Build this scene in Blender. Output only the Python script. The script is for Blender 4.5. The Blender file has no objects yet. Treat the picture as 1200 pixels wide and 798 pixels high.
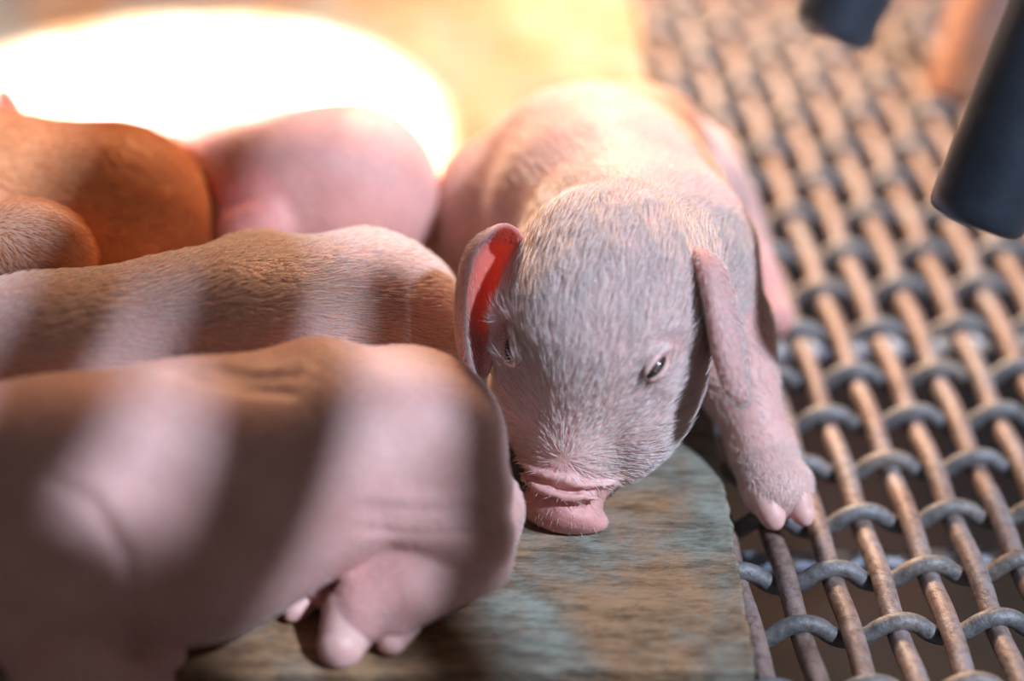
import bpy, math, random
import numpy as np
from mathutils import Matrix, Vector

# ------------------------------------------------------------------ camera
CM = 0.01
PITCH, ROLL, FPX, CH, CY = math.radians(35.0), 0.039, 2579.3, 37.0, -50.0   # lengths in cm
_R = np.array([1.0, 0.0, 0.0])
_U = np.array([0.0, math.sin(PITCH), math.cos(PITCH)])
_F = np.array([0.0, math.cos(PITCH), -math.sin(PITCH)])
CR = math.cos(ROLL) * _R + math.sin(ROLL) * _U
CU = -math.sin(ROLL) * _R + math.cos(ROLL) * _U
CPOS = np.array([0.0, CY, CH])
scene = bpy.context.scene
cam = bpy.data.cameras.new('camera')
cam.sensor_width = 36.0
cam.lens = FPX * 36.0 / 1200.0
cam.clip_start = 0.02
cam.dof.use_dof = True
cam.dof.focus_distance = 55.6 * CM
cam.dof.aperture_fstop = 3.0
cam_ob = bpy.data.objects.new('camera', cam)
scene.collection.objects.link(cam_ob)
_m = Matrix.Identity(4)
for i in range(3):
    _m[i][0], _m[i][1], _m[i][2], _m[i][3] = CR[i], CU[i], -_F[i], CPOS[i] * CM
cam_ob.matrix_world = _m
scene.camera = cam_ob


def D(px, py, zc):
    """a point in cm at a distance zc along the view axis"""
    return CPOS + zc * (_F + (px - 600.0) / FPX * CR + (399.0 - py) / FPX * CU)


def Z(px, py, z):
    """a point in cm at a height z above the wire floor"""
    d = _F + (px - 600.0) / FPX * CR + (399.0 - py) / FPX * CU
    return CPOS + d * (z - CH) / d[2]


# ------------------------------------------------------------------ light
SUN_FROM = np.array([0.58, -0.33, 0.74]); SUN_FROM /= np.linalg.norm(SUN_FROM)
world = bpy.data.worlds.new('world'); scene.world = world; world.use_nodes = True
world.node_tree.nodes['Background'].inputs[0].default_value = (0.72, 0.60, 0.56, 1)
world.node_tree.nodes['Background'].inputs[1].default_value = 0.125
sun = bpy.data.lights.new('daylight', 'SUN'); sun.energy = 5.0; sun.angle = math.radians(3.0); sun.color = (0.72, 0.80, 1.0)
sun_ob = bpy.data.objects.new('daylight', sun); scene.collection.objects.link(sun_ob)
sun_ob.rotation_euler = Vector(SUN_FROM).to_track_quat('Z', 'Y').to_euler()
LAMP = Z(520, 20, 1.0) + np.array([0.0, 4.0, 25.0])


def spot(name, at, to, power, col, deg, blend, size):
    l = bpy.data.lights.new(name, 'SPOT'); l.energy = power; l.color = col
    l.spot_size = math.radians(deg); l.spot_blend = blend; l.shadow_soft_size = size
    o = bpy.data.objects.new(name, l); scene.collection.objects.link(o)
    o.location = at * CM
    o.rotation_euler = Vector(at - to).to_track_quat('Z', 'Y').to_euler()
    return o


spot('heat_lamp_core', LAMP, Z(205, 160, 1.0), 150.0, (1.0, 0.86, 0.77), 34, 0.13, 0.012)
WIDE = Z(700, -110, 1.0) + np.array([-2.0, 3.0, 23.0])
spot('heat_lamp_wide', WIDE, Z(900, 110, 1.0), 16.5, (1.0, 0.70, 0.48), 80, 1.0, 0.03)
glow = bpy.data.lights.new('heat_lamp_glow', 'POINT'); glow.energy = 4.6; glow.color = (1.0, 0.52, 0.26); glow.shadow_soft_size = 0.03
glow_ob = bpy.data.objects.new('heat_lamp_glow', glow); scene.collection.objects.link(glow_ob); glow_ob.location = (LAMP + np.array([0.0, 5.0, -2.0])) * CM
vs = scene.view_settings
scene.display_settings.display_device = 'sRGB'
vs.view_transform = 'Standard'; vs.look = 'None'; vs.exposure = 0.0; vs.gamma = 1.0; vs.use_curve_mapping = False
scene.cycles.max_bounces = 8
scene.cycles.sample_clamp_indirect = 4.0

RNG = np.random.default_rng(7)


def unit(v):
    v = np.asarray(v, float)
    return v / np.linalg.norm(v)


# ------------------------------------------------------------------ helpers
def tag(o, label=None, cat=None, group=None, kind=None):
    if label: o['label'] = label
    if cat: o['category'] = cat
    if group: o['group'] = group
    if kind: o['kind'] = kind
    return o


def empty(name, loc):
    o = bpy.data.objects.new(name, None); scene.collection.objects.link(o)
    o.empty_display_size = 0.02
    o.location = np.array(loc) * CM
    return o


def mesh(name, v, f, mat, parent=None, col=None, smooth=True):
    """v in cm (world), f an array of quads or triangles or a list of faces"""
    v = np.asarray(v, float) * CM
    root = parent
    while root is not None:
        v = v - np.array(root.location); root = root.parent
    me = bpy.data.meshes.new(name)
    if isinstance(f, np.ndarray):
        k = f.shape[1]
        me.vertices.add(len(v)); me.vertices.foreach_set('co', v.astype(np.float32).ravel())
        me.loops.add(f.size); me.loops.foreach_set('vertex_index', f.astype(np.int32).ravel())
        me.polygons.add(len(f))
        me.polygons.foreach_set('loop_start', np.arange(0, f.size, k, dtype=np.int32))
        me.polygons.foreach_set('loop_total', np.full(len(f), k, np.int32))
        me.update(calc_edges=True); me.validate()
    else:
        me.from_pydata([tuple(p) for p in v], [], [tuple(int(i) for i in q) for q in f]); me.update()
    if smooth:
        me.polygons.foreach_set('use_smooth', np.ones(len(me.polygons), bool))
    if col is not None:
        ca = me.color_attributes.new('tint', 'FLOAT_COLOR', 'POINT')
        ca.data.foreach_set('color', np.c_[col, np.ones(len(col))].astype(np.float32).ravel())
    me.materials.append(mat)
    o = bpy.data.objects.new(name, me); scene.collection.objects.link(o)
    if parent is not None: o.parent = parent
    return o


def tube(path, rad, seg=12, caps=True):
    path = np.asarray(path, float); n = len(path)
    rad = np.full(n, rad) if np.isscalar(rad) else np.asarray(rad)
    t = np.gradient(path, axis=0); t /= np.linalg.norm(t, axis=1)[:, None]
    up = np.array([0, 0, 1.0]) if abs(t[0][2]) < 0.8 else np.array([0, 1.0, 0])
    b = np.cross(t, up); b /= np.linalg.norm(b, axis=1)[:, None]; c = np.cross(b, t)
    a = np.linspace(0, 2 * np.pi, seg, endpoint=False)
    ring = path[:, None] + rad[:, None, None] * (np.cos(a)[None, :, None] * b[:, None] + np.sin(a)[None, :, None] * c[:, None])
    v = ring.reshape(-1, 3)
    f = [(i * seg + j, i * seg + (j + 1) % seg, (i + 1) * seg + (j + 1) % seg, (i + 1) * seg + j) for i in range(n - 1) for j in range(seg)]
    if caps:
        f.append(tuple(range(seg))[::-1]); f.append(tuple((n - 1) * seg + j for j in range(seg)))
    return v, f


# ------------------------------------------------------------------ materials
def newmat(name):
    m = bpy.data.materials.new(name); m.use_nodes = True
    nt = m.node_tree; b = nt.nodes['Principled BSDF']
    return m, nt, b


def noise(nt, scale, detail=4, rough=0.55, coord='Object', stretch=None):
    tc = nt.nodes.new('ShaderNodeTexCoord'); n = nt.nodes.new('ShaderNodeTexNoise')
    n.inputs['Scale'].default_value = scale; n.inputs['Detail'].default_value = detail; n.inputs['Roughness'].default_value = rough
    if stretch:
        mp = nt.nodes.new('ShaderNodeMapping'); mp.inputs['Scale'].default_value = stretch
        nt.links.new(tc.outputs[coord], mp.inputs[0]); nt.links.new(mp.outputs[0], n.inputs[0])
    else:
        nt.links.new(tc.outputs[coord], n.inputs[0])
    return n


def ramp(nt, src, stops):
    r = nt.nodes.new('ShaderNodeValToRGB')
    while len(r.color_ramp.elements) < len(stops): r.color_ramp.elements.new(0.5)
    for e, (p, c) in zip(r.color_ramp.elements, stops):
        e.position = p; e.color = (*c, 1)
    nt.links.new(src, r.inputs[0])
    return r


def mix(nt, a, b, fac, mode='MIX'):
    m = nt.nodes.new('ShaderNodeMix'); m.data_type = 'RGBA'; m.blend_type = mode
    for s, v in ((m.inputs[0], fac), (m.inputs[6], a), (m.inputs[7], b)):
        if hasattr(v, 'is_output'): nt.links.new(v, s)
        elif isinstance(v, (int, float)): s.default_value = v
        else: s.default_value = (*v, 1)
    return m.outputs[2]


def bump(nt, b, src, dist, strength=1.0, prev=None):
    n = nt.nodes.new('ShaderNodeBump'); n.inputs['Distance'].default_value = dist; n.inputs['Strength'].default_value = strength
    nt.links.new(src, n.inputs['Height'])
    if prev is not None: nt.links.new(prev.outputs[0], n.inputs['Normal'])
    nt.links.new(n.outputs[0], b.inputs['Normal'])
    return n


def skin_material(name, sss=0.35, rough=0.5, trans=0.0):
    m, nt, b = newmat(name)
    at = nt.nodes.new('ShaderNodeAttribute'); at.attribute_name = 'tint'
    n1 = noise(nt, 60, 4); r1 = ramp(nt, n1.outputs[0], [(0.3, (0.86, 0.78, 0.76)), (0.7, (1, 1, 1))])
    c = mix(nt, at.outputs[0], r1.outputs[0], 1.0, 'MULTIPLY')
    nt.links.new(c, b.inputs['Base Color'])
    b.inputs['Roughness'].default_value = rough
    b.inputs['Specular IOR Level'].default_value = 0.35
    b.inputs['Subsurface Weight'].default_value = sss
    b.inputs['Subsurface Radius'].default_value = (1.0, 0.32, 0.18)
    b.inputs['Subsurface Scale'].default_value = 0.004
    n2 = noise(nt, 240, 6, 0.65); n3 = noise(nt, 900, 3, 0.6)
    p = bump(nt, b, n2.outputs[0], 0.0009, 0.5)
    bump(nt, b, n3.outputs[0], 0.0003, 0.5, p)
    if trans:
        t = nt.nodes.new('ShaderNodeBsdfTranslucent'); t.inputs[0].default_value = (1.0, 0.30, 0.20, 1)
        ms = nt.nodes.new('ShaderNodeMixShader'); ms.inputs[0].default_value = trans
        nt.links.new(b.outputs[0], ms.inputs[1]); nt.links.new(t.outputs[0], ms.inputs[2])
        nt.links.new(ms.outputs[0], nt.nodes['Material Output'].inputs[0])
    return m


def hair_material(name, col, tr=0.35):
    m, nt, b = newmat(name)
    b.inputs['Base Color'].default_value = (*col, 1); b.inputs['Roughness'].default_value = 0.45
    b.inputs['Specular IOR Level'].default_value = 0.4
    t = nt.nodes.new('ShaderNodeBsdfTranslucent'); t.inputs[0].default_value = (*col, 1)
    ms = nt.nodes.new('ShaderNodeMixShader'); ms.inputs[0].default_value = tr
    nt.links.new(b.outputs[0], ms.inputs[1]); nt.links.new(t.outputs[0], ms.inputs[2])
    nt.links.new(ms.outputs[0], nt.nodes['Material Output'].inputs[0])
    return m


SKIN = skin_material('piglet_skin')
EAR = skin_material('ear_skin', 0.2, 0.5, 0.28)
HAIR = hair_material('piglet_hair', (1.0, 0.95, 0.93), 0.5)
HAIR_LAMPLIT = hair_material('lamplit_piglet_hair', (0.95, 0.58, 0.32), 0.5)  # hair colour carries the lamp's orange light

m, nt, b = newmat('hoof_horn'); HOOF = m
n = noise(nt, 300, 3); r = ramp(nt, n.outputs[0], [(0.3, (0.66, 0.38, 0.34)), (0.7, (0.78, 0.52, 0.47))])
nt.links.new(r.outputs[0], b.inputs['Base Color']); b.inputs['Roughness'].default_value = 0.55
b.inputs['Subsurface Weight'].default_value = 0.2; b.inputs['Subsurface Scale'].default_value = 0.002

m, nt, b = newmat('eye_wet'); EYE = m
b.inputs['Base Color'].default_value = (0.012, 0.008, 0.007, 1); b.inputs['Roughness'].default_value = 0.12
m, nt, b = newmat('lash'); LASH = m
b.inputs['Base Color'].default_value = (0.30, 0.22, 0.17, 1); b.inputs['Roughness'].default_value = 0.5

# weathered board
m, nt, b = newmat('weathered_board'); BOARD = m
n1 = noise(nt, 22, 8, 0.65, stretch=(1, 0.8, 1)); n2 = noise(nt, 70, 6, 0.7, stretch=(0.6, 1.6, 1)); n3 = noise(nt, 320, 4, 0.7, stretch=(0.35, 1.4, 1))
c1 = ramp(nt, n1.outputs[0], [(0.32, (0.25, 0.175, 0.10)), (0.46, (0.36, 0.215, 0.11)), (0.56, (0.25, 0.23, 0.18)), (0.68, (0.28, 0.34, 0.29))])
c2 = ramp(nt, n2.outputs[0], [(0.30, (0.45, 0.42, 0.38)), (0.52, (1, 1, 1)), (0.75, (1.0, 1.0, 1.0))])
c3 = ramp(nt, n3.outputs[0], [(0.33, (0.5, 0.47, 0.44)), (0.55, (1, 1, 1))])
c = mix(nt, c1.outputs[0], c2.outputs[0], 1.0, 'MULTIPLY'); c = mix(nt, c, c3.outputs[0], 1.0, 'MULTIPLY')
nt.links.new(c, b.inputs['Base Color']); b.inputs['Roughness'].default_value = 0.7
p = bump(nt, b, n2.outputs[0], 0.002, 0.8); bump(nt, b, n3.outputs[0], 0.0008, 0.8, p)

# galvanised, rusty wire
def wire_material(name, cols, rough, metal):
    m, nt, b = newmat(name)
    n1 = noise(nt, 45, 5, 0.6); n2 = noise(nt, 350, 5, 0.7)
    c1 = ramp(nt, n1.outputs[0], cols)
    c2 = ramp(nt, n2.outputs[0], [(0.35, (0.42, 0.38, 0.36)), (0.55, (1, 1, 1))])
    nt.links.new(mix(nt, c1.outputs[0], c2.outputs[0], 0.8, 'MULTIPLY'), b.inputs['Base Color'])
    b.inputs['Roughness'].default_value = rough; b.inputs['Metallic'].default_value = metal
    bump(nt, b, n2.outputs[0], 0.0007, 0.7)
    return m


WIRE_L = wire_material('rusty_wire', [(0.35, (0.24, 0.165, 0.135)), (0.5, (0.30, 0.23, 0.205)), (0.65, (0.27, 0.25, 0.255))], 0.5, 0.15)
WIRE_C = wire_material('galvanised_wire', [(0.35, (0.17, 0.17, 0.17)), (0.5, (0.20, 0.215, 0.225)), (0.68, (0.26, 0.22, 0.18))], 0.5, 0.25)
STEEL = wire_material('support_steel', [(0.3, (0.38, 0.48, 0.60)), (0.7, (0.48, 0.58, 0.72))], 0.5, 0.2)
m, nt, b = newmat('dark_tube'); TUBE = m
n1 = noise(nt, 25, 5, 0.6, stretch=(1, 1, 0.4)); c1 = ramp(nt, n1.outputs[0], [(0.35, (0.07, 0.095, 0.13)), (0.65, (0.13, 0.17, 0.23))])
nt.links.new(c1.outputs[0], b.inputs['Base Color']); b.inputs['Roughness'].default_value = 0.40; b.inputs['Metallic'].default_value = 0.8
n2 = noise(nt, 220, 4); bump(nt, b, n2.outputs[0], 0.0006, 0.4)
LAMPLIT_TUBE = wire_material('lamplit_tube', [(0.35, (0.42, 0.20, 0.10)), (0.65, (0.30, 0.20, 0.18))], 0.6, 0.0)  # far bar: the lamp's orange light put into its colour
m, nt, b = newmat('slurry'); PIT = m
n1 = noise(nt, 12, 4); c1 = ramp(nt, n1.outputs[0], [(0.4, (0.004, 0.003, 0.003)), (0.68, (0.03, 0.012, 0.006))])
nt.links.new(c1.outputs[0], b.inputs['Base Color']); b.inputs['Roughness'].default_value = 0.6

# ------------------------------------------------------------------ the pit under the floor
def box(lo, hi, bev=0.0):
    x0, y0, z0 = lo; x1, y1, z1 = hi
    v = [(x0, y0, z0), (x1, y0, z0), (x1, y1, z0), (x0, y1, z0), (x0, y0, z1), (x1, y0, z1), (x1, y1, z1), (x0, y1, z1)]
    return v, [(0, 3, 2, 1), (4, 5, 6, 7), (0, 1, 5, 4), (1, 2, 6, 5), (2, 3, 7, 6), (3, 0, 4, 7)]


gx = np.linspace(-60, 60, 40); gy = np.linspace(-45, 90, 45)
X, Y = np.meshgrid(gx, gy, indexing='ij')
zz = -22 + 0.6 * np.sin(X * .31 + 1.3 * np.sin(Y * .17)) + 0.5 * np.sin(Y * .27 + X * .11)
idx = np.arange(X.size).reshape(X.shape)
q = np.stack([idx[:-1, :-1], idx[1:, :-1], idx[1:, 1:], idx[:-1, 1:]], -1).reshape(-1, 4)
tag(mesh('floor', np.stack([X, Y, zz], -1).reshape(-1, 3), q, PIT), kind='structure')

# ------------------------------------------------------------------ woven wire floor
GX, GY, PSI, WX, WY = 9.504, 45.584 + CY, 0.118, 1.25, 2.161
eu = np.array([math.cos(PSI), math.sin(PSI), 0]); ev = np.array([-math.sin(PSI), math.cos(PSI), 0])
G0 = np.array([GX, GY, 0.0])
RL, RC = 0.285, 0.24
AL, AC = 0.09, 0.29
panel = empty('wire_floor_panel', G0 + np.array([0, 0, -0.8]))
tag(panel, 'woven crimped wire mesh floor beside and under the wooden board, rusty and grey', 'mesh floor')
C0, C1, R0, R1 = -16, 17, -5, 22
pt = np.arange((R0 - .6) * 6, (R1 + .6) * 6 + 1) / 6.0
for c in range(C0, C1 + 1):
    s = 1 if c % 2 == 0 else -1        # even columns pass under the cross wire at even rows
    w = -np.cos(np.pi * pt) * s
    w = np.sign(w) * np.abs(w) ** 0.75
    z = -0.3 + AL * w
    jit = RNG.normal(0, .02)
    P = G0 + (c * WX + jit + .03 * np.sin(pt * .5 + c))[:, None] * eu + (pt * WY)[:, None] * ev + np.array([0, 0, 1.0]) * z[:, None]
    v, f = tube(P, RL, 12)
    mesh('lengthwise_wire', v, f, WIRE_L, panel)
ptc = np.arange((C0 - .6) * 8, (C1 + .6) * 8 + 1) / 8.0
for r_ in range(R0, R1 + 1):
    s = 1 if r_ % 2 == 0 else -1
    w = np.cos(np.pi * ptc) * s
    w = np.sign(w) * np.abs(w) ** 0.8
    z = -0.3 + AC * w
    P = G0 + (ptc * WX)[:, None] * eu + (r_ * WY + .05 * np.sin(ptc * .7 + r_) + RNG.normal(0, .05))[:, None] * ev + np.array([0, 0, 1.0]) * z[:, None]
    v, f = tube(P, RC, 12)
    mesh('crosswise_wire', v, f, WIRE_C, panel)

# steel supports under the wire
for (px0, py0, px1, py1, zt, wid, lab) in (
        (880, 656, 1200, 650, -2.6, .62, 'pale steel support strip below the wire floor near the front'),
        (880, 408, 1200, 398, -2.6, .8, 'steel support strip below the wire floor behind the sleepy piglet')):
    a, c = Z(px0, py0, zt), Z(px1, py1, zt)
    d = (c - a) / np.linalg.norm(c - a); a = a - d * 14; c = c + d * 14
    n_ = np.cross([0, 0, 1.0], d)
    prof = [(-wid / 2, 0), (wid / 2, 0), (wid / 2, -.15), (-wid / 2, -.15)]
    v = [p + n_ * u + np.array([0, 0, w_]) for p in (a, c) for (u, w_) in prof]; k = len(prof)
    f = [(i, (i + 1) % k, k + (i + 1) % k, k + i) for i in range(k)] + [tuple(range(k))[::-1], tuple(range(k, 2 * k))]
    tag(mesh('support_strip', v, f, STEEL, smooth=False), lab, 'floor support')

# ------------------------------------------------------------------ wooden board
BT, BB = 0.78, 0.24
A_ = Z(886, 783, BT); Bc = Z(850, 566, BT); Cc = Z(746, 10, BT)
Dc = Cc + (Cc - Bc) * 0.9; Lf = Z(205, 790, BT); Lf2 = A_ + (Lf - A_) * 2.0
Bk = Dc + (Lf2 - A_) * 1.0
def edge(p, q, n, amp, seed):
    rr = np.random.default_rng(seed); t = np.linspace(0, 1, n)[:-1]
    nrm = np.cross(q - p, [0, 0, 1.0]); nrm /= np.linalg.norm(nrm)
    w = sum(rr.normal(0, amp / (k ** .7)) * np.sin(t * k * 6.28 * 3 + rr.uniform(0, 6)) for k in range(1, 10))
    w = w * np.minimum(1, np.minimum(t, 1 - t) * 25)
    return p + (q - p) * t[:, None] + nrm * w[:, None]
loop = np.vstack([edge(A_, Bc, 60, .05, 1), edge(Bc, Dc, 120, .05, 2), edge(Dc, Bk, 60, .05, 3), edge(Bk, Lf2, 60, .05, 4), edge(Lf2, A_, 200, .05, 5)])
cen = loop.mean(0); k = len(loop)
rings = []
for zt, ins in ((BB, .12), (BB + .08, .0), (BT - .12, 0.0), (BT - .03, .05), (BT, .16)):
    dirv = cen - loop; dirv[:, 2] = 0; dirv /= np.linalg.norm(dirv, axis=1)[:, None]
    p = loop + dirv * ins; p[:, 2] = zt; rings.append(p)
v = np.vstack(rings)
f = [(r_ * k + i, r_ * k + (i + 1) % k, (r_ + 1) * k + (i + 1) % k, (r_ + 1) * k + i) for r_ in range(4) for i in range(k)]
f.append(tuple(range(k))[::-1]); f.append(tuple(4 * k + i for i in range(k)))
board = mesh('wooden_board', v, f, BOARD, smooth=False)
tag(board, 'weathered brown board the piglets lie on, lying flat over the wire floor', 'board')

# ------------------------------------------------------------------ crate bars
crate = empty('crate_side', Z(1138, 275, 8.0) + np.array([4.0, 0, 26.0]))
tag(crate, 'dark steel side of the farrowing crate with round bars hanging above the wire floor', 'crate')
def bar(px, py, zc, slope, rad, L, name='bar', mat=None):
    a = D(px, py, zc)
    up = CU + slope * CR - 0.0 * _F
    up = up / np.linalg.norm(up)
    up = up + np.array([0, 0, .75]) * 0.9; up = up - (up @ _F) * 0.0 * _F
    # keep the image slope: remove the sideways error
    ix, iy = up @ CR, up @ CU
    up = up + (slope * iy - ix) * CR
    up /= np.linalg.norm(up)
    t = np.r_[0, .04, .12, .25, .5, np.linspace(1, L, 12)]
    rr = np.r_[.75, .88, .96, 1.0, 1, np.ones(12)] * rad
    v, f = tube(a + t[:, None] * up, rr, 32)
    mesh(name, v, f, mat or TUBE, crate)
    return a + up * L
tops = [bar(1141, 262, 54.0, .36, 1.24, 26), bar(972, 44, 64, .42, 1.20, 22), bar(1118, 118, 78, .30, 1.2, 24, mat=LAMPLIT_TUBE)]

# unseen crate rails, added above the frame to band the piglets with shadow
def shade_rail(p, q, dist, rad, ext=16, name='shade_rail'):
    p = np.asarray(p) + SUN_FROM * dist; q = np.asarray(q) + SUN_FROM * dist
    d = unit(q - p)
    v, f = tube(np.array([p - d * ext, p, q, q + d * ext]), rad, 24)
    mesh(name, v, f, TUBE, crate)
shade_rail(Z(318, 450, 6.6), Z(282, 315, 6.3), 34, 1.75)
shade_rail(Z(60, 400, 6.2), Z(150, 185, 6.4), 34, 1.35)
shade_rail(D(574, 600, 51.8), D(560, 470, 52.6), 33, 1.15, 5)  # added loose piece, shades the nearest piglet's haunch
shade_rail(Z(-60, 690, 5.0), Z(170, 780, 3.0), 32, 2.0, 3)  # added loose piece, darkens the nearest piglet's lower left side
# ------------------------------------------------------------------ implicit bodies
class Field:
    def __init__(s, lo, hi, h):
        s.h = h; s.lo = np.array(lo, float); s.n = np.ceil((np.array(hi) - s.lo) / h).astype(int) + 1
        s.a = np.full(s.n, 5.0, np.float32); s.flow = []; s.paint = []

    def box(s, lo, hi):
        i0 = np.maximum(np.floor((lo - s.lo) / s.h).astype(int), 0); i1 = np.minimum(np.ceil((hi - s.lo) / s.h).astype(int) + 1, s.n)
        if (i1 <= i0).any(): return None, None
        g = [s.lo[k] + np.arange(i0[k], i1[k], dtype=np.float32) * s.h for k in range(3)]
        return tuple(slice(i0[k], i1[k]) for k in range(3)), np.stack(np.meshgrid(*g, indexing='ij'), -1).astype(np.float32)

    def put(s, d, sl, k, sub):
        a = s.a[sl]
        if sub: d = -d; a, d = -a, -d
        # smooth minimum of a and d
        if sub: a2, d2 = a, d
        else: a2, d2 = a, d
        hh = np.clip(k - np.abs(a2 - d2), 0, None) / k
        r = np.minimum(a2, d2) - hh * hh * hh * k / 6.0
        s.a[sl] = -r if sub else r

    def cone(s, a, b, ra, rb, k=0.6, sub=False, flow=True):
        a, b = np.asarray(a, float), np.asarray(b, float); m = max(ra, rb) + k + 0.35
        sl, P = s.box(np.minimum(a, b) - m, np.maximum(a, b) + m)
        if flow and not sub: s.flow.append((a, b, ra, rb))
        if sl is None: return
        ab = (b - a).astype(np.float32); L = float(ab @ ab) + 1e-9
        q = P - a.astype(np.float32); t = np.clip(q @ ab / L, 0, 1)
        d = np.linalg.norm(q - t[..., None] * ab, axis=-1) - (ra + (rb - ra) * t)
        s.put(d, sl, k, sub)

    def ell(s, c, r, M=None, k=0.6, sub=False):
        """ellipsoid, radii r along the rows of M"""
        c = np.asarray(c, float); r = np.asarray(r, float); M = np.eye(3) if M is None else np.asarray(M, float)
        m = max(r) + k + 0.35
        sl, P = s.box(c - m, c + m)
        if sl is None: return
        q = (P - c.astype(np.float32)) @ M.T.astype(np.float32)
        k0 = np.linalg.norm(q / r, axis=-1); k1 = np.linalg.norm(q / (r * r), axis=-1) + 1e-9
        s.put(k0 * (k0 - 1.0) / k1, sl, k, sub)

    def chain(s, pts, rad, k=0.6, sub=False, flow=True):
        for i in range(len(pts) - 1): s.cone(pts[i], pts[i + 1], rad[i], rad[i + 1], k, sub, flow)

    def ripple(s, amp, scale, seed):
        rr = np.random.default_rng(seed)
        g = [s.lo[k] + np.arange(s.n[k]) * s.h for k in range(3)]
        for _ in range(5):
            k = rr.normal(0, 1, 3); k = k / np.linalg.norm(k) * scale * rr.uniform(.6, 1.6); ph = rr.uniform(0, 6.28, 3)
            s.a += (amp * (np.sin(k[0] * g[0] + ph[0])[:, None, None] * np.cos(k[1] * g[1] + ph[1])[None, :, None] + np.sin(k[2] * g[2] + ph[2])[None, None, :] * np.cos(k[1] * g[1] + ph[0])[None, :, None])).astype(np.float32)

    def surface(s):
        """naive surface nets -> vertices, quads, normals"""
        A = s.a; n = np.array(A.shape)
        inside = A < 0
        cnt = np.zeros(n - 1, np.int8)
        for dx in (0, 1):
            for dy in (0, 1):
                for dz in (0, 1): cnt += inside[dx:n[0] - 1 + dx, dy:n[1] - 1 + dy, dz:n[2] - 1 + dz]
        act = (cnt > 0) & (cnt < 8)
        ids = np.full(n - 1, -1, np.int64); I = np.argwhere(act); ids[act] = np.arange(len(I))
        acc = np.zeros((len(I), 3)); w = np.zeros(len(I))
        cs = [(x, y, z) for x in (0, 1) for y in (0, 1) for z in (0, 1)]
        val = {c: A[I[:, 0] + c[0], I[:, 1] + c[1], I[:, 2] + c[2]].astype(float) for c in cs}
        for c in cs:
            for ax in range(3):
                if c[ax] == 0:
                    e = list(c); e[ax] = 1; e = tuple(e)
                    va, vb = val[c], val[e]; mk = (va < 0) != (vb < 0)
                    t = np.where(mk, va / np.where(mk, va - vb, 1), 0)
                    p = np.tile(np.array(c, float), (len(I), 1)); p[:, ax] = t
                    acc[mk] += p[mk]; w[mk] += 1
        V = s.lo + (I + acc / w[:, None]) * s.h
        Q = []
        for ax in range(3):
            u, v_ = (ax + 1) % 3, (ax + 2) % 3
            sl0 = [slice(None)] * 3; sl1 = [slice(None)] * 3; sl0[ax] = slice(0, -1); sl1[ax] = slice(1, None)
            for k_ in (u, v_): sl0[k_] = slice(1, -1); sl1[k_] = slice(1, -1)
            a0, a1 = inside[tuple(sl0)], inside[tuple(sl1)]
            E = np.argwhere(a0 != a1)
            if not len(E): continue
            sg = a0[tuple(E.T)]
            E = E.copy(); E[:, u] += 1; E[:, v_] += 1
            def at(du, dv):
                F = E.copy(); F[:, u] += du; F[:, v_] += dv; return ids[tuple(F.T)]
            q = np.stack([at(-1, -1), at(0, -1), at(0, 0), at(-1, 0)], -1)
            q[~sg] = q[~sg][:, ::-1]; Q.append(q)
        Q = np.vstack(Q); Q = Q[(Q >= 0).all(1)]
        for _ in range(2):                                  # light smoothing of the grid steps
            S = np.zeros_like(V); C = np.zeros(len(V))
            for a_, b_ in ((0, 1), (1, 2), (2, 3), (3, 0)):
                np.add.at(S, Q[:, a_], V[Q[:, b_]]); np.add.at(C, Q[:, a_], 1)
                np.add.at(S, Q[:, b_], V[Q[:, a_]]); np.add.at(C, Q[:, b_], 1)
            V = V * .5 + (S / np.maximum(C, 1)[:, None]) * .5
        fn = np.cross(V[Q[:, 2]] - V[Q[:, 0]], V[Q[:, 3]] - V[Q[:, 1]])
        N = np.zeros_like(V)
        for k_ in range(4): np.add.at(N, Q[:, k_], fn)
        N /= np.linalg.norm(N, axis=1)[:, None] + 1e-12
        return V, Q, N


def flow_at(P, segs, soft=.5):
    F = np.zeros_like(P); W = np.zeros(len(P))
    best = np.full(len(P), 1e9)
    ds = []
    for a, b, ra, rb in segs:
        ab = b - a; L = ab @ ab + 1e-9; q = P - a; t = np.clip(q @ ab / L, 0, 1)
        d = np.linalg.norm(q - t[:, None] * ab, axis=1) - (ra + (rb - ra) * t); ds.append(d); best = np.minimum(best, d)
    for (a, b, ra, rb), d in zip(segs, ds):
        w = np.exp(-(d - best) / soft); u = (b - a) / (np.linalg.norm(b - a) + 1e-9)
        F += w[:, None] * u; W += w
    return F / W[:, None]


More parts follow.
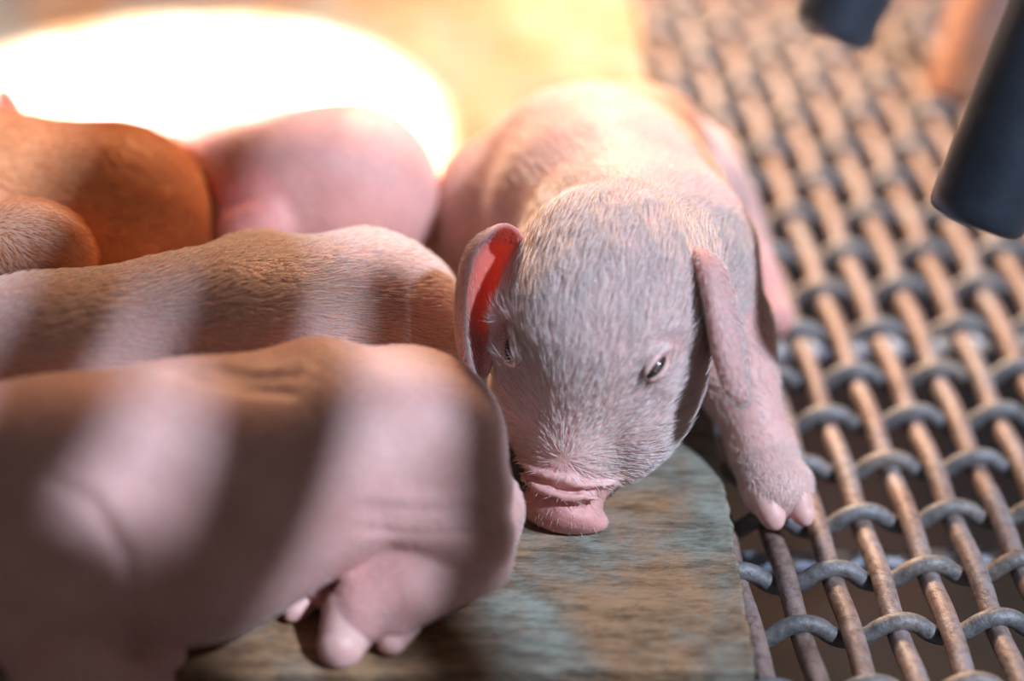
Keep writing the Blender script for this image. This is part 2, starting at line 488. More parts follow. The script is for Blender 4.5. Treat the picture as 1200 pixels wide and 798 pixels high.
def hairs(name, V, Q, N, flowf, dens, length, mat, parent, width=0.011, lift=0.22, seed=1, own=None, zmin=1.0):
    """short hairs growing out of a surface, as thin three-sided tapering strands"""
    rr = np.random.default_rng(seed)
    c = V[Q].mean(1)
    area = .5 * np.linalg.norm(np.cross(V[Q[:, 2]] - V[Q[:, 0]], V[Q[:, 3]] - V[Q[:, 1]]), axis=1)
    dd = dens(c) if callable(dens) else np.full(len(c), float(dens))
    dd = dd * (c[:, 2] > zmin)
    ex = area * dd; k = np.floor(ex + rr.random(len(ex))).astype(int)
    qi = np.repeat(np.arange(len(Q)), k)
    u, v = rr.random(len(qi))[:, None], rr.random(len(qi))[:, None]
    A, B, C, E = (V[Q[qi, j]] for j in range(4))
    P = (A * (1 - u) + B * u) * (1 - v) + (E * (1 - u) + C * u) * v
    n = N[Q[qi]].mean(1); n /= np.linalg.norm(n, axis=1)[:, None] + 1e-9
    F = flowf(P); L = (length(P) if callable(length) else np.full(len(P), length)) * rr.uniform(.55, 1.15, len(P))
    # clumped disorder
    ph = np.sin(P * 5.0 + 2.1 * np.sin(P[:, [1, 2, 0]] * 3.0)) * .16
    F = F + ph + rr.normal(0, .08, F.shape)
    F -= (F * n).sum(1)[:, None] * n; F /= np.linalg.norm(F, axis=1)[:, None] + 1e-9
    lf = lift * rr.uniform(.5, 1.6, len(P))[:, None]
    p0 = P - n * .02
    p1 = P + (F * .55 + n * lf * .8) * L[:, None]
    p2 = P + (F * 1.0 + n * lf * .9) * L[:, None]
    s = np.cross(F, n); w = width
    m = len(P); W = w * rr.uniform(.7, 1.2, m)[:, None]
    if own is not None:
        ok = np.ones(len(P), bool)
        for B in BODIES:
            if B is own: continue
            for p_ in (p1, p2):
                so = sample(B, p_); ok &= (so > 4) | (so > sample(own, p_) + .04)
        ok &= (p2[:, 2] > .28)
        P, F, n, L, lf, p0, p1, p2, s = (a_[ok] for a_ in (P, F, n, L, lf, p0, p1, p2, s))
        m = len(P); W = W[ok]
    ring = lambda p, r: [p + r * s, p - .5 * r * s + .87 * r * n, p - .5 * r * s - .87 * r * n]
    vs_ = np.stack(ring(p0, W) + ring(p1, W * .8) + [p2], 1).reshape(-1, 3)
    b = (np.arange(m) * 7)[:, None]
    T = np.concatenate([b + np.array([[i, (i + 1) % 3, 3 + (i + 1) % 3]]) for i in range(3)] + [b + np.array([[i, 3 + (i + 1) % 3, 3 + i]]) for i in range(3)] + [b + np.array([[3 + i, 3 + (i + 1) % 3, 6]]) for i in range(3)], 0)
    o = mesh(name, vs_, T, mat, parent)
    o['kind'] = 'stuff'
    return o


BODIES = []
HAIRJOBS = []


def sample(F, P):
    """trilinear value of a field, 5 outside its grid"""
    g = (P - F.lo) / F.h; i = np.floor(g).astype(int); ok = ((i >= 0) & (i < F.n - 1)).all(-1)
    i = np.clip(i, 0, F.n - 2); t = g - i; r = 0
    for dx in (0, 1):
        for dy in (0, 1):
            for dz in (0, 1):
                w = (t[..., 0] if dx else 1 - t[..., 0]) * (t[..., 1] if dy else 1 - t[..., 1]) * (t[..., 2] if dz else 1 - t[..., 2])
                r = r + w * F.a[i[..., 0] + dx, i[..., 1] + dy, i[..., 2] + dz]
    return np.where(ok, r, 5.0)


def march(F, p, d):
    t = 0.0
    while t < 6 and sample(F, (p + d * t)[None])[0] < 0: t += .02
    return p + d * t


def rest_on(F, over_edge=False):
    """flatten a body against the board and press it against the bodies already built"""
    g = [F.lo[k] + np.arange(F.n[k]) * F.h for k in range(3)]
    zz_ = np.full((F.n[0], F.n[1]), BT + .01)
    if over_edge:
        X_, Y_ = np.meshgrid(g[0], g[1], indexing='ij')
        e = (Cc - A_)[:2]; e = e / np.linalg.norm(e)
        dist = (X_ - A_[0]) * e[1] - (Y_ - A_[1]) * e[0]
        zz_ = np.where(dist > 0.15, .24, np.where(dist > -.1, .24 + (.15 - dist) / .25 * (BT - .23), BT + .01))
    cut = (zz_[:, :, None] - g[2][None, None, :]).astype(np.float32)
    F.a = np.maximum(F.a, cut)
    for B in BODIES:
        lo = np.maximum(F.lo, B.lo); hi = np.minimum(F.lo + (F.n - 1) * F.h, B.lo + (B.n - 1) * B.h)
        if (hi <= lo).any(): continue
        sl, P = F.box(lo, hi)
        F.a[sl] = np.maximum(F.a[sl], (.10 - sample(B, P)).astype(np.float32))
    BODIES.append(F)




class Head:
    """frame of a piglet head: x to the snout, y to the image right, z out of the forehead"""
    def __init__(s, crown, snout, side, scale=1.0, roll=0.0):
        ex = unit(snout - crown); ey = unit(side - (side @ ex) * ex); ez = np.cross(ex, ey)
        if ez @ (-_F) < 0 and roll is not None: ez = -ez
        if roll:
            ey, ez = math.cos(roll) * ey + math.sin(roll) * ez, -math.sin(roll) * ey + math.cos(roll) * ez
        s.M = np.array([ex, ey, ez]); s.k = scale; s.o = crown + ex * 2.9 * scale
    def w(s, x, y, z): return s.o + s.k * (np.array([x, y, z]) @ s.M)
    def loc(s, P): return ((P - s.o) @ s.M.T) / s.k


def add_head(F, H, detail=True):
    k = H.k; M = H.M
    E = lambda c, r, kk=.6, sub=False, Mx=None: F.ell(H.w(*c), np.array(r) * k, M if Mx is None else Mx, kk * k, sub)
    C = lambda a, b, ra, rb, kk=.6, sub=False, flow=False: F.cone(H.w(*a), H.w(*b), ra * k, rb * k, kk * k, sub, flow)
    E((0.45, 0, -.1), (2.45, 2.72, 2.4), .5)
    E((0.5, 0, 1.0), (2.0, 1.8, 1.45), .8)
    C((0.8, 0, .35), (4.0, 0, -.25), 2.15, 1.25, 1.0)
    for sy in (-1, 1):
        E((1.7, sy * 1.55, -.5), (2.3, 1.25, 1.9), 1.0)
        E((1.0, sy * 2.0, 1.0), (1.0, .65, .7), .7)          # brow
        E((3.0, sy * 1.2, -.7), (1.6, .95, 1.2), .8)         # cheek to muzzle
    C((.6, 0, -1.8), (4.6, 0, -1.35), 1.6, .75, .8)          # jaw
    C((3.8, 0, -.25), (5.2, 0, -.25), 1.2, 1.02, .8)         # muzzle
    if detail:
        # snout disc with its rim and the folds above it
        E((5.74, 0, -.45), (.52, 1.34, .95), .30)
        E((5.62, 0, .10), (.40, 1.08, .50), .25)
        E((5.12, 0, .22), (.24, 1.02, .66), .2)
        E((4.80, 0, .30), (.20, .95, .66), .25)
        for sy in (-1, 1):
            E((6.25, sy * .38, -.35), (.35, .15, .2), .12, True)
        rs = np.random.default_rng(5)
        ridge, groove = [], []
        for x0, w_, r in ((5.10, 1.0, -.16), (4.72, 1.0, -.13), (5.34, 1.05, .14), (4.92, .95, .10), (5.16, .7, .05), (4.52, .8, .08), (4.25, .8, .04)):
            pts = []
            for t in np.linspace(-1, 1, 15):
                x = x0 + .05 * math.sin(7 * t + x0 * 9) - .16 * t * t + .03 * rs.normal()
                a_ = t * 1.25; c0 = H.w(x, 0, -.35)
                pts.append(march(F, c0, H.M.T @ np.array([0, math.sin(a_), math.cos(a_)])))
            (ridge if r < 0 else groove).append((pts, abs(r)))
        for pts, r in ridge: F.chain(pts, [r] * 15, .10, False, False)
        for pts, r in groove: F.chain(pts, [r] * 15, .08, True, False)
    else:
        E((5.6, 0, -.3), (.45, 1.1, .9), .4)


BASE = np.array([0.76, 0.49, 0.45]); PINK = np.array([0.80, 0.33, 0.30]); PALE = np.array([0.78, 0.56, 0.50])


def tinted(V, spots, base=BASE, seed=3):
    c = np.tile(base, (len(V), 1))
    nz = .5 + .5 * np.sin(V[:, 0] * 1.7 + 2 * np.sin(V[:, 1] * 1.1)) * np.sin(V[:, 2] * 2.1 + V[:, 1])
    c = c * (0.94 + .08 * nz)[:, None]
    for p, r, col, s in spots:
        d = np.linalg.norm(V - p, axis=1) / r
        w = s * np.clip(1.3 - d, 0, 1) ** 1.0
        w = w * w * (3 - 2 * w) if s == 1 else w
        c = c * (1 - w[:, None]) + np.array(col) * w[:, None]
    return c


def hoof(a, b, r, side, parent, name='hoof'):
    """one claw: rounded cone from a to its tip b"""
    a, b = np.asarray(a, float), np.asarray(b, float)
    F = Field(np.minimum(a, b) - r - .5, np.maximum(a, b) + r + .5, .045)
    F.cone(a, a + (b - a) * .75, r, r * .72, .2); F.cone(a + (b - a) * .6, b, r * .62, r * .28, .3)
    V, Q, N = F.surface()
    return mesh(name, V, Q, HOOF, parent)


def sheet(grid, thick, nu=26, nv=18):
    """a thick curved flap through a grid of control points (rows x cols x 3)"""
    g = np.asarray(grid, float)
    def cr(P, n):
        m = P.shape[0]; t = np.linspace(0, m - 1, n); i = np.minimum(t.astype(int), m - 2); u = (t - i)[(slice(None),) + (None,) * (P.ndim - 1)]
        g_ = lambda j: P[np.clip(i + j, 0, m - 1)]
        a, b_, c, d = g_(-1), g_(0), g_(1), g_(2)
        return .5 * (2 * b_ + (c - a) * u + (2 * a - 5 * b_ + 4 * c - d) * u ** 2 + (3 * b_ - a - 3 * c + d) * u ** 3)
    S = cr(g, nu); S = np.swapaxes(cr(np.swapaxes(S, 0, 1), nv), 0, 1)
    du = np.gradient(S, axis=0); dv = np.gradient(S, axis=1); n = np.cross(du, dv); n /= np.linalg.norm(n, axis=2)[..., None] + 1e-9
    uu = np.linspace(-1, 1, nu)[:, None]; vv = np.linspace(-1, 1, nv)[None, :]
    th = thick * (np.clip(1 - np.abs(uu) ** 6, 0, 1) ** .5) * (np.clip(1 - np.abs(vv) ** 6, 0, 1) ** .5) * .5 + .012
    th = th[..., None]
    top, bot = (S + n * th).reshape(-1, 3), (S - n * th).reshape(-1, 3)
    idx = np.arange(nu * nv).reshape(nu, nv); o = nu * nv
    q = np.stack([idx[:-1, :-1], idx[1:, :-1], idx[1:, 1:], idx[:-1, 1:]], -1).reshape(-1, 4)
    f = [q, q[:, ::-1] + o]
    rim = np.r_[idx[0, :-1], idx[:-1, -1], idx[-1, :0:-1], idx[:0:-1, 0]]; r2 = np.roll(rim, -1)
    f.append(np.stack([rim, r2, r2 + o, rim + o], -1))
    V = np.vstack([top, bot]); Q = np.vstack(f)
    N = np.vstack([n.reshape(-1, 3), -n.reshape(-1, 3)])
    return V, Q, N


# ================================================================== PIGLET A: the one facing the camera
def piglet_a():
    root = empty('piglet', Z(700, 330, BT))
    tag(root, 'sleepy pale pink piglet facing the camera, foreleg stretched onto the wire floor', 'piglet')
    crown, snout = D(738, 243, 56.0), D(656, 598, 56.2)
    H = Head(crown, snout, CR, 0.93, 0.0)
    # the head leans so that its right-hand cheek shows more
    rl = math.radians(16)
    ey, ez = H.M[1].copy(), H.M[2].copy()
    H.M[1] = math.cos(rl) * ey + math.sin(rl) * ez; H.M[2] = -math.sin(rl) * ey + math.cos(rl) * ez
    F = Field((-6.5, -10.5, -.6), (15, 14.5, 10.5), .085)
    add_head(F, H)
    # trunk from the shoulders back
    chest, mid, rump = Z(748, 318, 4.4), Z(712, 258, 4.0), Z(690, 222, 3.7)
    F.chain([rump, mid, chest], [3.15, 3.25, 3.0], 1.2, flow=False)
    F.flow += [(chest, mid, 3, 3.2), (mid, rump, 3.2, 3.1)]
    F.cone(chest, H.w(-.7, 0, -.2), 3.05, 2.5, 1.5, flow=False)
    F.flow.append((H.w(-2.5, 0, 0), chest, 2.6, 3.0))
    F.ell(Z(750, 205, 3.5), (2.3, 2.4, 2.75), None, 1.0)                 # far hip
    # haunches
    F.ell(Z(800, 235, 2.6), (1.9, 3.0, 2.3), None, .8)
    F.ell(Z(590, 250, 2.7), (2.2, 2.6, 2.3), None, .8)
    # hind leg stretched forward on the right
    L1, L2, L3 = Z(838, 250, 1.9), Z(880, 330, 1.25), Z(905, 372, .95)
    F.chain([Z(808, 235, 2.6), L1, L2, L3], [1.8, 1.35, .8, .62], .6)
    F.chain([Z(575, 260, 2.4), Z(552, 290, 1.7), Z(575, 330, 1.5)], [1.8, 1.2, .8], .6)
    # forelegs: the right-hand one reaches over the edge of the board
    sh, el, wr, ft = Z(840, 395, 3.3), Z(862, 445, 2.5), Z(893, 525, 1.35), Z(908, 572, .95)
    F.chain([Z(800, 360, 4.0), sh], [2.4, 1.5], 1.0)
    F.chain([sh, el, wr, ft], [1.5, 1.08, .86, .84], .6)
    F.ell(Z(893, 568, .9), (.52, .72, .62), None, .35); F.ell(Z(930, 568, .9), (.50, .72, .6), None, .35)
    F.cone(Z(910, 560, 1.62), Z(928, 604, 1.35), .02, .10, .12, True)
    F.chain([Z(640, 420, 2.6), Z(560, 430, 1.6)], [1.6, 1.0], .8)         # the folded foreleg under the chin
    eyes = []
    for sy, x0, y0 in ((-1, 1.55, 1.62), (1, 1.10, 1.80)):
        p = H.w(x0, sy * y0, 1.3); out = unit(H.M.T @ np.array([-.1, sy * .75, .66]))
        p = march(F, H.w(x0, sy * 1.0, .2), unit(p - H.w(x0, sy * 1.0, .2)))
        sl = H.M.T @ np.array([-.80, sy * .55, -.15]); sl = unit(sl - (sl @ out) * out); cr_ = np.cross(out, sl)
        if (H.M @ cr_)[0] < 0: cr_ = -cr_
        M3 = np.array([sl, cr_, out])
        F.ell(p + out * .12, (.78, .55, .26), M3, .35, True)
        p = p - out * .10
        for up_ in (-1, 1):
            pts = [p + sl * t * .46 + cr_ * up_ * (.05 + .17 * (1 - t * t)) + out * (.07 - .10 * t * t) for t in np.linspace(-1, 1, 7)]
            F.chain(pts, [.07, .11, .135, .145, .135, .11, .07], .08, False, False)
            pts = [p + sl * t * .75 + cr_ * up_ * (.12 + .42 * (1 - t * t)) + out * (.10 - .12 * t * t) for t in np.linspace(-1, 1, 7)]
            F.chain(pts, [.035] * 7, .12, True, False)
        eyes.append((p, M3, sy))
    rest_on(F, True)
    F.ripple(.02, 2.2, 5)
    V, Q, N = F.surface()
    sn = H.w(5.9, 0, -.35)
    spots = [(H.w(5.2, 0, .3), 1.3, (0.64, .30, .29), .7), (sn, 1.2, (0.58, 0.23, 0.22), 1)]
    for p_, M_, sy in eyes:
        spots.append((p_, .6, (.62, .30, .27), .6))
        spots.append((H.w(-1.2, sy * 2.5, .5), 1.1, (.80, .36, .32), .6))
    spots += [(H.w(1.0, 0, 1.5), 3.6, (.86, .64, .61), .7), (H.w(-1.7, -.9, 2.0), .9, (.45, .27, .17), .35), (ft, 1.5, PALE, .5), (L3, 1.6, PINK, .6), (L2, 1.6, PINK, .5)]
    body = mesh('body', V, Q, SKIN, root, tinted(V, spots))
    # hair direction
    wh = H.w(4.1, 0, .9)
    hp = H.w(0, 0, 0)
    def flow(P):
        B = flow_at(P, F.flow)
        l = P - wh; l /= np.linalg.norm(l, axis=1)[:, None] + 1e-6
        hd = np.array([H.loc(P)])[0]
        w = np.clip((hd[:, 0] + 3.6) / 1.2, 0, 1) * (np.linalg.norm(hd * [.6, 1, 1], axis=1) < 4.2)
        return B * (1 - w[:, None]) + l * w[:, None]
    def dens(c):
        hd = H.loc(c); on = (hd[:, 0] > -3.6) & (np.linalg.norm(hd * [.6, 1, 1], axis=1) < 4.2)
        d = np.where(on, 210.0, 110.0)
        d = np.where(np.linalg.norm(c - sn, axis=1) < 1.45, 0, d)
        d = np.where(np.linalg.norm(c - ft, axis=1) < 1.4, 230, d)
        for p_, M_, sy in eyes: d = np.where(np.linalg.norm(((c - p_) @ M_.T) / [.50, .24, 1], axis=1) < 1, 0, d)
        d = np.where((hd[:, 0] > 4.55) & (hd[:, 2] > -.6), 18, d)
        d = np.where(np.linalg.norm(c - el, axis=1) < 2.2, 60, d)
        return np.where(c[:, 1] > 6, 40, d)
    def leng(P):
        hd = H.loc(P); on = (hd[:, 0] > -3.6) & (hd[:, 0] < 7) & (np.linalg.norm(hd * [.6, 1, 1], axis=1) < 4.2)
        return np.where(on, .72 - .42 * np.clip((hd[:, 0] - 2) / 3, 0, 1), np.where((P[:, 0] > 4) & (P[:, 2] < 3.2), .26, .40))
    HAIRJOBS.append(lambda: hairs('coat_hair', V, Q, N, flow, dens, leng, HAIR, root, .009, .12, 11, F))
    # eyes: dark slits between the lids
    for p, M3, sy in eyes:
        G = Field(p - 1, p + 1, .035)
        G.ell(p - M3[2] * (.04 if sy > 0 else -.05), (.40, .20, .20), M3, .1)
        ve, qe, ne = G.surface(); mesh('eye', ve, qe, EYE, root)
        lv, lf = [], []
        for j in range(11):
            t = -1 + .2 * j
            a0 = p + M3[0] * t * .42 - M3[1] * (.10 + .10 * (1 - t * t)) + M3[2] * .16
            a1 = a0 + M3[2] * .20 + M3[1] * .20 + M3[0] * (.12 * t + .08)
            vv_, ff_ = tube([a0, (a0 + a1) / 2 + M3[2] * .05, a1], [.012, .010, .004], 4)
            lf += [tuple(i + len(lv) for i in q_) for q_ in ff_]; lv += list(vv_)
        mesh('eyelashes', np.array(lv), lf, LASH, root)
    # ears
    zc = 55.0
    gl = [[(614, 276, .6), (606, 268, .2), (594, 262, .1), (584, 264, .0), (578, 270, -.2)],
          [(606, 300, .9), (592, 292, 1.3), (570, 284, .9), (554, 288, .0), (556, 294, -.6)],
          [(598, 340, 1.0), (578, 340, 1.6), (556, 330, 1.2), (541, 328, .1), (546, 330, -.7)],
          [(588, 385, .9), (570, 388, 1.5), (550, 382, 1.1), (538, 378, .1), (543, 380, -.6)],
          [(578, 420, .8), (566, 424, 1.1), (553, 424, .8), (544, 420, .1), (547, 420, -.4)],
          [(572, 440, .8), (566, 444, .8), (560, 446, .7), (554, 444, .3), (553, 440, .1)]]
    gr = [[(786, 312, .8), (796, 298, .3), (816, 291, -.1), (834, 297, .2), (842, 308, .9)],
          [(796, 334, 1.0), (806, 316, .4), (822, 304, -.6), (844, 312, -.1), (853, 328, .9)],
          [(814, 366, 1.4), (822, 346, .5), (828, 334, -1.0), (851, 340, -.5), (862, 356, .6)],
          [(834, 398, 1.2), (835, 388, .2), (835, 376, -1.2), (859, 380, -.8), (867, 390, .3)],
          [(848, 430, .2), (845, 424, -.5), (842, 418, -1.3), (866, 420, -1.1), (872, 426, -.1)],
          [(862, 462, -.5), (859, 463, -.9), (855, 460, -1.2), (872, 462, -1.1), (875, 462, -.5)],
          [(866, 472, -.8), (865, 472, -.9), (864, 471, -1.0), (870, 472, -1.0), (871, 471, -.8)]]
    for gi, (g, fl) in enumerate(((gl, (-.1, -1)), (gr, (.1, -1)))):
        G = [[D(px, py, zc + d) for (px, py, d) in row] for row in g]
        ve, qe, ne = sheet(G, .17)
        hub = D(572, 330, zc + 1.5) if gi == 0 else D(820, 350, zc + 1.0)
        w_ = np.clip(1.25 - np.linalg.norm(ve - hub, axis=1) / 1.7, 0, 1)[:, None]
        col = np.array([.84, .56, .53]) * (1 - w_) + np.array([.82, .26, .20]) * w_
        ear = mesh('ear', ve, qe, EAR, root, col)
        fd = CR * fl[0] + CU * fl[1]
        hairs('ear_hair', ve, qe, ne, lambda P: np.tile(fd, (len(P), 1)), lambda c: np.where(np.linalg.norm(c - hub, axis=1) < 1.3, 15, 190), .26, HAIR, ear, .008, .12, 21 + gi)
    # claws
    hoof(Z(895, 578, 1.0), Z(909, 614, .60), .47, 1, root); hoof(Z(931, 576, 1.0), Z(944, 610, .58), .43, 1, root)
    return root


import sys
ONLY = None
piglet_a()
def inside_other(P, own):
    return any((sample(B, P) < .12).any() for B in BODIES if B is not own)


def ears_simple(H, root, own, col=(.80, .42, .36)):
    for sy in (-1, 1):
        for sp in (1.0, .6, .3, 0.0):                       # a cramped ear lies flatter
            g = []
            for i in range(5):
                t = i / 4; w = (1 - t) ** .6 * 1.3 + .05
                x0 = -1.6 + (1.0 + 1.2 * (1 - sp)) * t
                g.append([H.w(x0 + (j / 3 - .5) * w * 1.5, sy * (2.1 + sp * (2.6 * t - .6 * t * t)), 1.0 + 1.1 * math.sin(t * 2.2) - 1.5 * t * t * sp + .35 * (abs(j / 3 - .5) * 2) ** 2) for j in range(4)])
            ve, qe, ne = sheet(g, .17)
            if not inside_other(ve, own): break
        else: continue
        mesh('ear', ve, qe, EAR, root, np.tile(col, (len(ve), 1)))


def eyes_simple(H, root, F):
    for sy in (-1, 1):
        d = H.M.T @ unit([0, sy * .84, .54])
        p = march(F, H.w(1.4, 0, .2), d) - d * .12
        if inside_other(p[None], F): continue
        G = Field(p - .8, p + .8, .06); G.ell(p, (.34, .18, .2), H.M, .1)
        ve, qe, ne = G.surface(); mesh('eye', ve, qe, EYE, root)


def fl_down(F, g=.45):
    def f(P):
        B = flow_at(P, F.flow); B[:, 2] -= g; return B
    return f


# ================================================================== PIGLET B: the nearest one, rump and hind leg to the right
def piglet_b():
    root = empty('piglet', Z(330, 640, BT))
    tag(root, 'nearest pink piglet lying on the board, bent hind leg in front of the sleepy face', 'piglet')
    F = Field((-26, -20, -.3), (2, 4.5, 9.5), .10)
    P0, P1, P2, P25, P3 = Z(-120, 600, 4.0), Z(80, 605, 4.0), Z(225, 585, 4.0), Z(345, 545, 4.1), Z(462, 532, 3.75)
    F.flow += [(P0, P1, 3, 3), (P1, P2, 3, 3), (P2, P3, 3, 3)]
    F.chain([P0, P1, P2, P25, P3], [2.9, 3.12, 3.18, 2.62, 2.68], 1.2, flow=False)
    F.ell(Z(378, 437, 6.0), (1.0, .9, .65), None, .8)                      # hip bone
    # haunch
    F.ell(D(490, 532, 52.9), (2.0, 1.7, 2.1), None, .8)
    F.ell(D(548, 578, 52.7), (1.15, 1.2, 1.1), None, .6)
    F.chain([D(455, 580, 52.2), D(560, 628, 52.4)], [1.1, .95], .35)
    hock, mt, ft = Z(558, 655, 2.2), Z(480, 688, 2.1), Z(434, 708, 1.75)
    F.chain([Z(560, 600, 2.4), hock, mt, ft], [1.15, .95, .92, .86], .30)
    F.ell(Z(418, 722, 1.5), (.74, .80, .70), None, .35); F.ell(Z(467, 722, 1.5), (.52, .66, .6), None, .3)
    F.chain([D(435, 628, 51.0), D(500, 640, 50.9), D(560, 622, 51.2)], [.06, .06, .04], .2, True)
    for y0, r in ((618, .06), (604, .05), (592, .04)):
        F.chain([march(F, D(x_, y0 - .0012 * (x_ - 500) ** 2, 53.0), -_F) for x_ in range(425, 575, 15)], [r] * 10, .3, True)
    # far hind foot
    F.chain([Z(455, 655, 1.5), Z(402, 668, 1.5), Z(380, 685, 1.4)], [.85, .68, .62], .3)
    # shoulder and foreleg
    F.ell(D(48, 660, 49.6), (2.25, 1.6, 2.2), None, .45)
    F.chain([march(F, D(x_, y_, 50.5), -_F) for x_, y_ in ((10, 540), (70, 548), (130, 580), (166, 640), (168, 700))], [.05, .10, .12, .12, .08], .35, True)
    for y0 in (455, 480, 500):
        F.chain([march(F, D(x_, y0 + .10 * (x_ - 200) + 9 * math.sin(x_ * .06 + y0), 51.5), unit(_U - _F)) for x_ in range(190 + (y0 % 7) * 6, 345, 22)], .04 * np.ones(12), .45, True)
    F.chain([D(55, 700, 50.2), Z(80, 780, 2.6), Z(130, 800, 1.6), Z(168, 782, 1.35)], [1.9, 1.15, .8, .68], .5)
    H = Head(Z(-190, 590, 4.6), Z(-560, 700, 1.6), _U * .8 + np.array([.3, 0, 0]), 1.0, None)
    H = Head(Z(-190, 590, 4.6), Z(-560, 700, 2.2), np.array([0.2, -1.0, 0.0]), 1.0, None)
    if H.M[2][2] < 0: H.M[2] *= -1
    F2lo = np.minimum(F.lo, H.o - 7)
    F = grow(F, F2lo)
    F.cone(P0, H.w(-.6, 0, -.4), 2.7, 2.4, 1.2)
    add_head(F, H, False)
    F.ripple(.025, 1.8, 8)
    rest_on(F)
    V, Q, N = F.surface()
    spots = [(Z(378, 430, 6.2), 1.3, (.62, .30, .22), .45), (ft, 1.6, (.74, .36, .34), .6), (Z(378, 685, 1.25), 1.6, PINK, .7), (D(450, 640, 50), 1.5, (.70, .28, .26), .5)]
    mesh('body', V, Q, SKIN, root, tinted(V, spots))
    HAIRJOBS.append(lambda: hairs('coat_hair', V, Q, N, fl_down(F), lambda c: np.where((c[:, 0] < -16), 15, 60), .24, HAIR, root, .008, .10, 31, F))
    hoof(Z(414, 722, 1.5), Z(395, 768, 1.05), .78, 1, root); hoof(Z(470, 728, 1.4), Z(456, 756, 1.05), .52, 1, root)
    hoof(Z(366, 692, 1.2), Z(340, 722, 1.0), .40, 1, root); hoof(Z(408, 690, 1.3), Z(376, 706, 1.15), .36, 1, root)
    hoof(Z(174, 774, 1.4), Z(208, 764, 1.15), .52, 1, root); hoof(Z(172, 796, 1.3), Z(195, 800, 1.1), .40, 1, root)
    HAIRJOBS.append(lambda: (ears_simple(H, root, F), eyes_simple(H, root, F)))
    return root


def grow(F, lo, hi=None):
    """the same record on a larger grid"""
    G = Field(np.minimum(F.lo, lo), F.lo + (F.n - 1) * F.h if hi is None else np.maximum(F.lo + (F.n - 1) * F.h, hi), F.h)
    off = np.round((F.lo - G.lo) / F.h).astype(int)
    G.lo = F.lo - off * F.h
    G.a[off[0]:off[0] + F.n[0], off[1]:off[1] + F.n[1], off[2]:off[2] + F.n[2]] = F.a[:G.n[0] - off[0], :G.n[1] - off[1], :G.n[2] - off[2]]
    G.flow = F.flow
    return G


def piglet_side(label, P, R, extra, head, hair, dens, hl, base, seed, h=.12, legs=(), hooves=(), g=.45, spots=(), hw=.010):
    """a sleeping piglet: P trunk points from the neck to the rump, head = (crown, snout)"""
    root = empty('piglet', np.array([P[1][0], P[1][1], BT]))
    tag(root, label, 'piglet')
    pts = np.array(list(P) + [head[0], head[1]] + [e[0] for e in extra] + [p for c, r in legs for p in c])
    F = Field(pts.min(0) - 4.4, pts.max(0) + 4.4, h)
    P = [np.asarray(p) for p in P]
    F.flow += [(P[i], P[i + 1], R[i], R[i + 1]) for i in range(len(P) - 1)]
    F.chain(P, R, 1.2, flow=False)
    for c, r in extra: F.ell(c, r, None, .8)
    for c, r in legs: F.chain(c, r, .45)
    H = Head(head[0], head[1], np.cross(head[1] - head[0], [0, 0, 1.0]), .97, None)
    if H.M[2][2] < 0: H.M[2] *= -1
    F.cone(P[0], H.w(-.6, 0, -.4), R[0] * .95, 2.3, 1.2)
    add_head(F, H, False)
    F.ripple(.02, 1.8, seed)
    rest_on(F)
    V, Q, N = F.surface()
    mesh('body', V, Q, SKIN, root, tinted(V, spots, base))
    HAIRJOBS.append(lambda: hairs('coat_hair', V, Q, N, fl_down(F, g), lambda c: np.where((c[:, 0] < -15.5), dens * .2, dens), hl, hair, root, hw, .13, seed, F))
    for a, b, r in hooves: hoof(a, b, r, 1, root)
    HAIRJOBS.append(lambda: (ears_simple(H, root, F), eyes_simple(H, root, F)))
    return root


piglet_b()
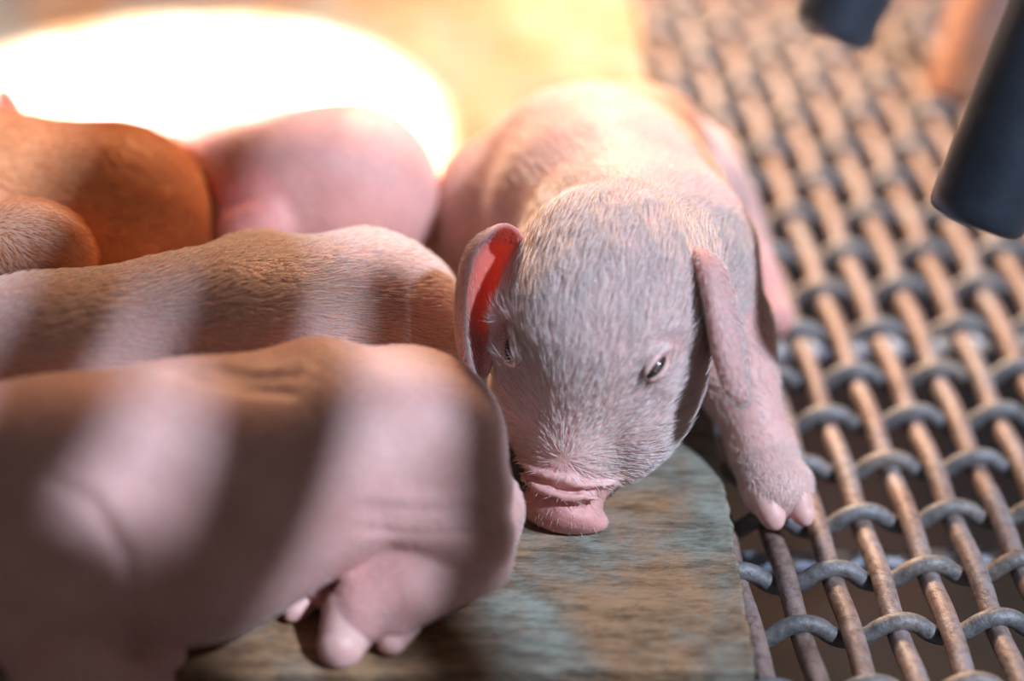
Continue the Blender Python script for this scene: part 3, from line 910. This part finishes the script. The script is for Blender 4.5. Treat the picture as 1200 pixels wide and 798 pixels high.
# C: between the nearest one and the lamp-orange one
piglet_side('pink haired piglet lying between the nearest piglet and the lamp-orange one',
            [Z(-150, 480, 3.6), Z(60, 462, 3.7), Z(270, 428, 3.65), Z(425, 392, 3.55)], [2.7, 2.85, 2.95, 2.82],
            [(Z(300, 320, 5.2), (1.6, 1.3, 1.0)), (Z(500, 440, 2.4), (1.7, 1.5, 1.6))],
            (Z(-250, 425, 4.2), Z(-600, 450, 2.2)), HAIR, 110, .50, BASE * np.array([.96, .92, .88]), 41,
            spots=[(Z(430, 372, 6.0), 1.0, (.42, .27, .12), .5), (Z(395, 345, 6.2), .8, (.50, .32, .16), .4)], hw=.011)
# D: piglet at the left edge, lamp's orange painted into its tan coat
LAMPLIT_TAN = np.array([.92, .46, .22])
piglet_side('piglet coloured lamp-lit orange, curled at the left edge of the photo, rump towards the bright patch',
            [Z(-200, 262, 3.6), Z(-20, 262, 3.6), Z(128, 268, 3.6)], [2.6, 2.9, 3.0],
            [(D(36, 300, 57.3), (1.75, 1.3, 1.6))],
            (Z(-290, 262, 4.2), Z(-560, 330, 2.2)), HAIR_LAMPLIT, 90, .45, LAMPLIT_TAN, 51, spots=[(D(30, 290, 56.5), 2.0, (.60, .42, .34), .8)])  # haunch spot: cool daylight painted paler into the coat
# F: under the lamp
piglet_side('blurred pink piglet asleep under the warm light, between the lamp-orange piglet and the sleepy one',
            [Z(160, 212, 2.9), Z(275, 226, 3.1), Z(408, 228, 3.4)], [2.1, 2.45, 2.68],
            [(Z(440, 248, 2.6), (1.5, 1.8, 1.6))],
            (Z(42, 222, 3.8), Z(-190, 260, 2.2)), HAIR, 30, .3, BASE * np.array([1.0, .9, .9]), 61, h=.13,
            legs=[([D(330, 235, 63.6), D(290, 222, 62.9), D(262, 228, 62.6)], [1.3, .8, .68]), ([D(335, 262, 63.2), D(300, 262, 62.3), D(276, 268, 62.0)], [1.1, .75, .62])],
            hooves=[(D(272, 232, 62.5), D(262, 246, 62.2), .45), (D(286, 270, 62.0), D(276, 278, 61.8), .42)],
            spots=[(D(265, 245, 62.4), 1.6, (.80, .22, .20), .9)])

for job in HAIRJOBS: job()
